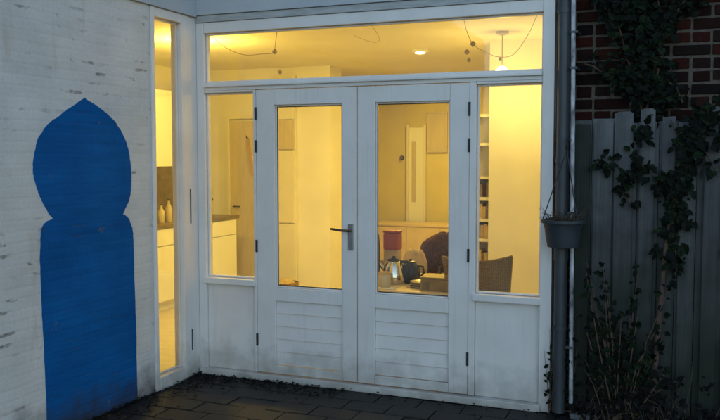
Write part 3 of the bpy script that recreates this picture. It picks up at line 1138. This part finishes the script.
b.build('carcass', 'joinery', bk)
for z in (0.02, 0.42, 0.80, 1.00, 1.215, 1.42, 1.75, 2.03):
    b = MB()
    b.box(-0.179, 0.179, -0.14, 0.119, z - .014, z + .014)
    b.build('shelf', 'joinery', bk)
rbk = random.Random(77)
for z, hh in ((0.434, .28), (0.814, .15), (1.014, .15), (1.229, .15)):
    x = -0.17
    k = 0
    while x < 0.14:
        wdt = rbk.uniform(.022, .045)
        o = MB().box(1.52 + x, 1.52 + x + wdt - .002, 2.70, 2.86, FL + z + .001, FL + z + hh * rbk.uniform(.8, 1.0), bev=0.002).build('book', rbk.choice(('counter', 'oak', 'fur', 'tan')))
        tag(o, 'book in the row of books on the cream bookcase', 'book', 'books on the bookcase')
        x += wdt

# table by the window and what stands on it
TZ = 0.70
tb = thing('dining_table', 'pale wooden table just inside the right garden door', 'table', (1.55, 0.62, FL))
b = MB()
b.box(-0.36, 0.40, -0.44, 0.50, TZ - FL - .035, TZ - FL, bev=0.006)
b.build('tabletop', 'paleoak', tb)
b = MB()
b.box(-0.31, 0.35, -0.39, 0.45, TZ - FL - .11, TZ - FL - .036)
b.build('apron', 'oak', tb)
for sx in (-.32, .36):
    for sy in (-.40, .46):
        b = MB()
        b.box(sx - .025, sx + .025, sy - .025, sy + .025, 0, TZ - FL - .0355)
        b.build('leg', 'oak', tb)
kt = thing('kettle', 'shiny steel kettle with black handle on the window table', 'kettle', (1.395, 0.52, TZ))
b = MB()
b.lathe([(.085, 0), (.092, .01), (.090, .06), (.075, .13), (.058, .165), (.052, .17)], 28)
b.build('body', 'chrome', kt, True)
b = MB()
b.lathe([(.053, .170), (.048, .182), (.014, .190), (.014, .205), (.004, .208)], 20)
b.build('lid', 'black', kt, True)
b = MB()
b.tube([(.055, 0, .165), (.11, 0, .17), (.125, 0, .12), (.115, 0, .05), (.088, 0, .03)], .012, 8)
b.build('handle', 'black', kt, True)
b = MB()
b.tube([(-.07, 0, .10), (-.11, 0, .14), (-.125, 0, .165)], [.02, .014, .010], 10)
b.build('spout', 'chrome', kt, True)
cf = thing('coffee_maker', 'round black coffee pot beside the steel kettle', 'coffee pot', (1.50, 0.60, TZ))
b = MB()
b.lathe([(.060, 0), (.074, .02), (.080, .07), (.070, .12), (.050, .145), (.046, .15)], 24)
b.build('body', 'black', cf, True)
b = MB()
b.lathe([(.047, .151), (.04, .163), (.012, .168), (.012, .182)], 18)
b.build('lid', 'black', cf, True)
b = MB()
b.tube([(.05, 0, .13), (.10, 0, .13), (.11, 0, .08), (.075, 0, .04)], .009, 8)
b.build('handle', 'black', cf, True)
jr = thing('storage_jar', 'pale stoneware jar in front of the steel kettle', 'jar', (1.40, 0.30, TZ))
b = MB()
b.lathe([(.042, 0), (.048, .008), (.048, .085), (.040, .098)], 22)
b.build('body', 'jarglass', jr, True)
b = MB()
b.lathe([(.043, .099), (.043, .115), (.01, .118)], 20)
b.build('lid', 'oak', jr, True)
rd = thing('red_tin', 'red tin on a wooden stand at the left table edge', 'tin', (1.335, 0.66, TZ))
b = MB()
b.box(-.062, .062, -.05, .05, .24, .37, bev=0.012)
b.build('body', 'red', rd)
b = MB()
b.box(-.064, .064, -.052, .052, .371, .39, bev=0.008)
b.build('lid', 'red', rd)
b = MB()
b.box(-.058, .058, -.046, .046, 0, .239, bev=0.004)
b.build('stand', 'oak', rd)
bt = thing('tall_bottle', 'tall dark bottle left of the red tin', 'bottle', (1.247, 0.50, TZ))
b = MB()
b.lathe([(.036, 0), (.040, .01), (.040, .30), (.034, .36), (.015, .44), (.014, .52)], 20)
b.build('body', 'black', bt, True)
b = MB()
b.lathe([(.017, .521), (.017, .56)], 14)
b.build('cap', 'counter', bt, True)
jm = thing('jam_jar', 'small brown jar at the left edge of the window table', 'jar', (1.275, 0.36, TZ))
b = MB()
b.lathe([(.034, 0), (.038, .006), (.038, .10), (.032, .115)], 20)
b.build('body', 'lever', jm, True)
b = MB()
b.lathe([(.036, .116), (.036, .135)], 20)
b.build('lid', 'red', jm, True)
for i, (x, y, hh, m, lab) in enumerate(((1.70, 0.82, .10, 'black', 'dark mug behind the stack of saucers'), (1.79, 0.60, .085, 'jarglass', 'pale mug behind the wooden box'))):
    mg = thing('mug', lab, 'mug', (x, y, TZ), 0.4)
    b = MB()
    b.lathe([(.034, 0), (.039, .006), (.040, hh), (.036, hh), (.034, .02), (.005, .015)], 20)
    b.build('body', m, mg, True)
    b = MB()
    b.tube([(.038, 0, hh * .8), (.065, 0, hh * .75), (.068, 0, hh * .4), (.039, 0, hh * .25)], .006, 6)
    b.build('handle', m, mg, True)
for k in range(3):
    sp = MB()
    sp.lathe([(.045, 0), (.075, .010), (.078, .014), (.045, .006), (.005, .005)], 22, (1.645, 0.40, TZ + k * .0155 + .0005))
    tag(sp.build('saucer', 'jarglass', None, True), ('bottom', 'middle', 'top')[k] + ' saucer of the small stack on the window table', 'saucer', 'stacked saucers')
bx = thing('wooden_box', 'tan wooden box with a dark slot at the right of the table', 'box', (1.80, 0.36, TZ))
b = MB()
b.box(-.11, .13, -.10, .10, 0, .085, bev=0.004)
b.build('body', 'boxwood', bx)
b = MB()
b.box(-.115, .135, -.105, .105, .086, .10, bev=0.003)
b.build('lid', 'boxwood', bx)
b = MB()
b.box(-.095, -.045, -.104, -.1005, .01, .065)
b.build('slot', 'counter', bx)
ns = MB()
ns.box(1.28, 1.50, 0.21, 0.29, TZ + .001, TZ + .006, rot=(0, 0, .12))
tag(ns.build('newspaper', 'paper'), 'folded pale paper on the front table edge', 'paper')

# dark plush chair and cushion behind the table
ac = thing('plush_chair', 'dark brown plush high-backed chair behind the window table', 'chair', (1.51, 1.36, FL))
def blob(mb, c, r, seed, n=22, m_=14, amp=.08):
    rr = random.Random(seed)
    ph = [rr.uniform(0, 6.28) for _ in range(6)]
    prof = []
    rings = []
    for j in range(m_ + 1):
        th_ = math.pi * j / m_
        ring = []
        for i in range(n):
            a = 2 * math.pi * i / n
            k = 1 + amp * (math.sin(3 * a + ph[0]) * math.sin(2 * th_ + ph[1]) + .6 * math.sin(5 * a + ph[2] + 3 * th_) + .5 * math.sin(7 * th_ + ph[3]))
            sx = math.copysign(abs(math.cos(a)) ** .7, math.cos(a))
            sy = math.copysign(abs(math.sin(a)) ** .7, math.sin(a))
            s_ = math.sin(th_) ** .7 if 0 < j < m_ else 0.02
            ring.append(mb.bm.verts.new((c[0] + r[0] * k * s_ * sx, c[1] + r[1] * k * s_ * sy, c[2] + r[2] * k * math.copysign(abs(math.cos(th_)) ** .75, math.cos(th_)))))
        rings.append(ring)
    for q, s in zip(rings, rings[1:]):
        for i in range(n):
            mb.bm.faces.new((q[i], q[(i + 1) % n], s[(i + 1) % n], s[i]))
    mb.bm.faces.new(rings[0][::-1])
    mb.bm.faces.new(rings[-1])
b = MB(); blob(b, (0.03, 0.10, 0.70), (.25, .10, .27), 4, n=40, m_=28, amp=.035); b.build('backrest', 'fur', ac, True)
b = MB(); blob(b, (0.0, -0.10, 0.42), (.24, .24, .08), 5, amp=.03); b.build('seat', 'fur', ac, True)
for sx in (-.18, .18):
    for sy in (-.25, .08):
        b = MB(); b.tube([(sx, sy, 0), (sx, sy, .40)], [.014, .02], 8); b.build('leg', 'oak', ac, True)
cs = thing('cushion', 'tan cushion leaning against the dark plush chair', 'cushion', (1.315, 1.26, FL + .46))
b = MB(); blob(b, (0, 0, 0.20), (.11, .06, .19), 8, n=32, m_=22, amp=.035); b.build('cover', 'tan', cs, True)
b = MB(); b.tube([(-.08, -.03, .03), (0, -.062, .015), (.08, -.03, .03)], .008, 6); b.build('piping', 'tan', cs, True)

# wicker chair with its back to the window
wc = thing('wicker_chair', 'brown wicker chair with its back to the right sidelight', 'chair', (2.10, 0.52, FL), R(-8))
b = MB()
n = 14
ring_f, ring_b = [], []
for k in range(n + 1):
    u = -1 + 2 * k / n
    xx = u * .215
    yy = -0.20 + .055 * u * u
    flare = .03 * u
    zt = 0.885 + .035 * max(0, u) ** 2 + 0.012 * u * u
    ring_f.append([(xx, yy + .04, .40), (xx * 1.04 + flare * .3, yy + .01, .62), (xx * 1.10 + flare, yy - .03, zt)])
vf = [[b.bm.verts.new(p) for p in r_] for r_ in ring_f]
vb = [[b.bm.verts.new((p[0], p[1] + .02, p[2])) for p in r_] for r_ in ring_f]
for k in range(n):
    for j in range(2):
        b.bm.faces.new((vf[k][j], vf[k + 1][j], vf[k + 1][j + 1], vf[k][j + 1]))
        b.bm.faces.new((vb[k][j], vb[k][j + 1], vb[k + 1][j + 1], vb[k + 1][j]))
    b.bm.faces.new((vf[k][2], vf[k + 1][2], vb[k + 1][2], vb[k][2]))
    b.bm.faces.new((vf[k][0], vb[k][0], vb[k + 1][0], vf[k + 1][0]))
for k in (0, n):
    for j in range(2):
        q = (vf[k][j], vf[k][j + 1], vb[k][j + 1], vb[k][j])
        b.bm.faces.new(q if k == 0 else q[::-1])
b.build('backrest', 'wicker', wc, True)
b = MB()
b.tube([tuple(Vector(r_[2]) + Vector((0, .01, .004))) for r_ in ring_f], .013, 8)
b.build('top_rail', 'wicker', wc, True)
b = MB()
b.box(-.22, .22, -.17, .24, .40, .455, bev=.015)
b.build('seat', 'wicker', wc)
for sx in (-.19, .19):
    b = MB(); b.tube([(sx, .21, 0), (sx, .20, .40)], .016, 8); b.build('leg', 'wicker', wc, True)
    b = MB(); b.tube([(sx * 1.05, -.17, 0), (sx, -.15, .42)], .016, 8); b.build('leg', 'wicker', wc, True)
b = MB(); b.tube([(.225, -.14, .60), (.245, -.02, .635), (.235, .12, .63), (.20, .19, .42)], .013, 8); b.build('armrest', 'wicker', wc, True)
b = MB(); b.tube([(-.225, -.14, .60), (-.245, -.02, .635), (-.235, .12, .63), (-.20, .19, .42)], .013, 8); b.build('armrest', 'wicker', wc, True)

# ------------------------------------------------------------------ lamps indoors (pendant and middle spot are seen lit; the kitchen lamp is unseen)
def point(name, parent, loc, power, rad=0.06, color=WARM):
    d = bpy.data.lights.new(name, 'POINT')
    d.energy = power
    d.shadow_soft_size = rad
    d.color = color
    o = bpy.data.objects.new(name, d)
    col.objects.link(o)
    o.parent = parent
    o.location = loc
    return o
pl = thing('pendant_lamp', 'lit glass pendant lamp hanging on a thin stem near the cream wall', 'lamp', (1.905, 1.90, CE))
b = MB(); b.lathe([(.055, 0), (.055, -.02), (.012, -.035)], 20); b.build('ceiling_rose', 'doorwood', pl, True)
b = MB(); b.tube([(0, 0, -.03), (0, 0, -.31)], .0045, 8); b.build('stem', 'string', pl, True)
b = MB(); b.lathe([(.02, -.30), (.045, -.315), (.068, -.35), (.072, -.385), (.055, -.43), (.02, -.45)], 22); b.build('globe', 'bulb', pl, True)
point('pendant_light', pl, (0, 0, -.54), P_PENDANT, .07)
for (x, y, lab, pw) in ((0.86, 2.80, 'lit ceiling spot seen through the middle of the transom', P_SPOT), (0.30, 5.2, 'lit ceiling spot deep in the recess', P_HALL)):
    cl = thing('ceiling_spot', lab, 'lamp', (x, y, CE), 0, 'ceiling spots')
    b = MB(); b.lathe([(.085, 0), (.085, -.025), (.055, -.03)], 24); b.build('ring', 'cabwhite', cl, True)
    b = MB(); b.lathe([(.05, -.031), (.05, -.038), (.02, -.043)], 20); b.build('bulb', 'bulb', cl, True)
    d = bpy.data.lights.new('spot_light', 'AREA')
    d.shape = 'DISK'; d.size = .10; d.energy = pw; d.color = WARM
    so = bpy.data.objects.new('spot_light', d)
    col.objects.link(so); so.parent = cl; so.location = (0, 0, -.05)
kl = thing('unseen_kitchen_lamp', 'unseen lit round kitchen ceiling lamp by the inner corner', 'lamp', (-0.90, 1.30, CE))  # unseen lamp, kept behind the window frame, that brightens the kitchen
b = MB(); b.lathe([(.09, 0), (.09, -.03), (.075, -.04)], 28); b.build('base', 'cabwhite', kl, True)
b = MB(); b.lathe([(.074, -.041), (.07, -.065), (.04, -.08), (.01, -.085)], 28); b.build('shade', 'bulb', kl, True)
point('unseen_kitchen_light', kl, (0, 0, -.22), P_KITCHEN, .10)
# string decorations under the ceiling
def garland(pts, orn, label):
    base = Vector(pts[0])
    t = thing('string_garland', label, 'garland', base, 0, 'string garlands under the ceiling')
    P = [Vector(p) - base for p in pts]
    fine = smooth_path(P, 6)
    b = MB(); b.tube(fine, .0024, 6); b.build('string', 'string', t, True)
    for (p, r) in orn:
        q = Vector(p) - base
        b = MB(); b.lathe([(.003, -r), (r * .8, -r * .5), (r, 0), (r * .7, r * .6), (.003, r)], 12, tuple(q)); b.build('ornament', 'string', t, True)
    return t
garland([(1.855, .75, 2.745), (1.88, .75, 2.62), (1.936, .75, 2.50), (2.043, .75, 2.428), (2.141, .75, 2.394), (2.244, .75, 2.411), (2.345, .75, 2.544), (2.40, .75, 2.66), (2.437, .75, 2.745)],
        [((1.936, .75, 2.50), .022), ((1.89, .75, 2.442), .020), ((1.906, .75, 2.382), .016), ((2.141, .75, 2.38), .012)], 'string garland swagged under the ceiling near the pendant lamp')
garland([(-0.40, .75, 2.745), (-0.33, .75, 2.672), (-0.175, .75, 2.564), (-0.012, .75, 2.506), (0.149, .75, 2.507), (0.262, .75, 2.512), (0.272, .75, 2.57), (0.30, .75, 2.745)],
        [((0.268, .75, 2.52), .022), ((0.315, .75, 2.353), .018)], 'string garland with knot at the left end of the transom')
garland([(0.62, 1.6, 2.749), (0.729, 1.58, 2.70), (0.86, 1.5, 2.66), (1.02, 1.2, 2.64), (1.10, 0.9, 2.66), (1.12, .6, 2.745)], [], 'short taut string in the middle behind the transom')
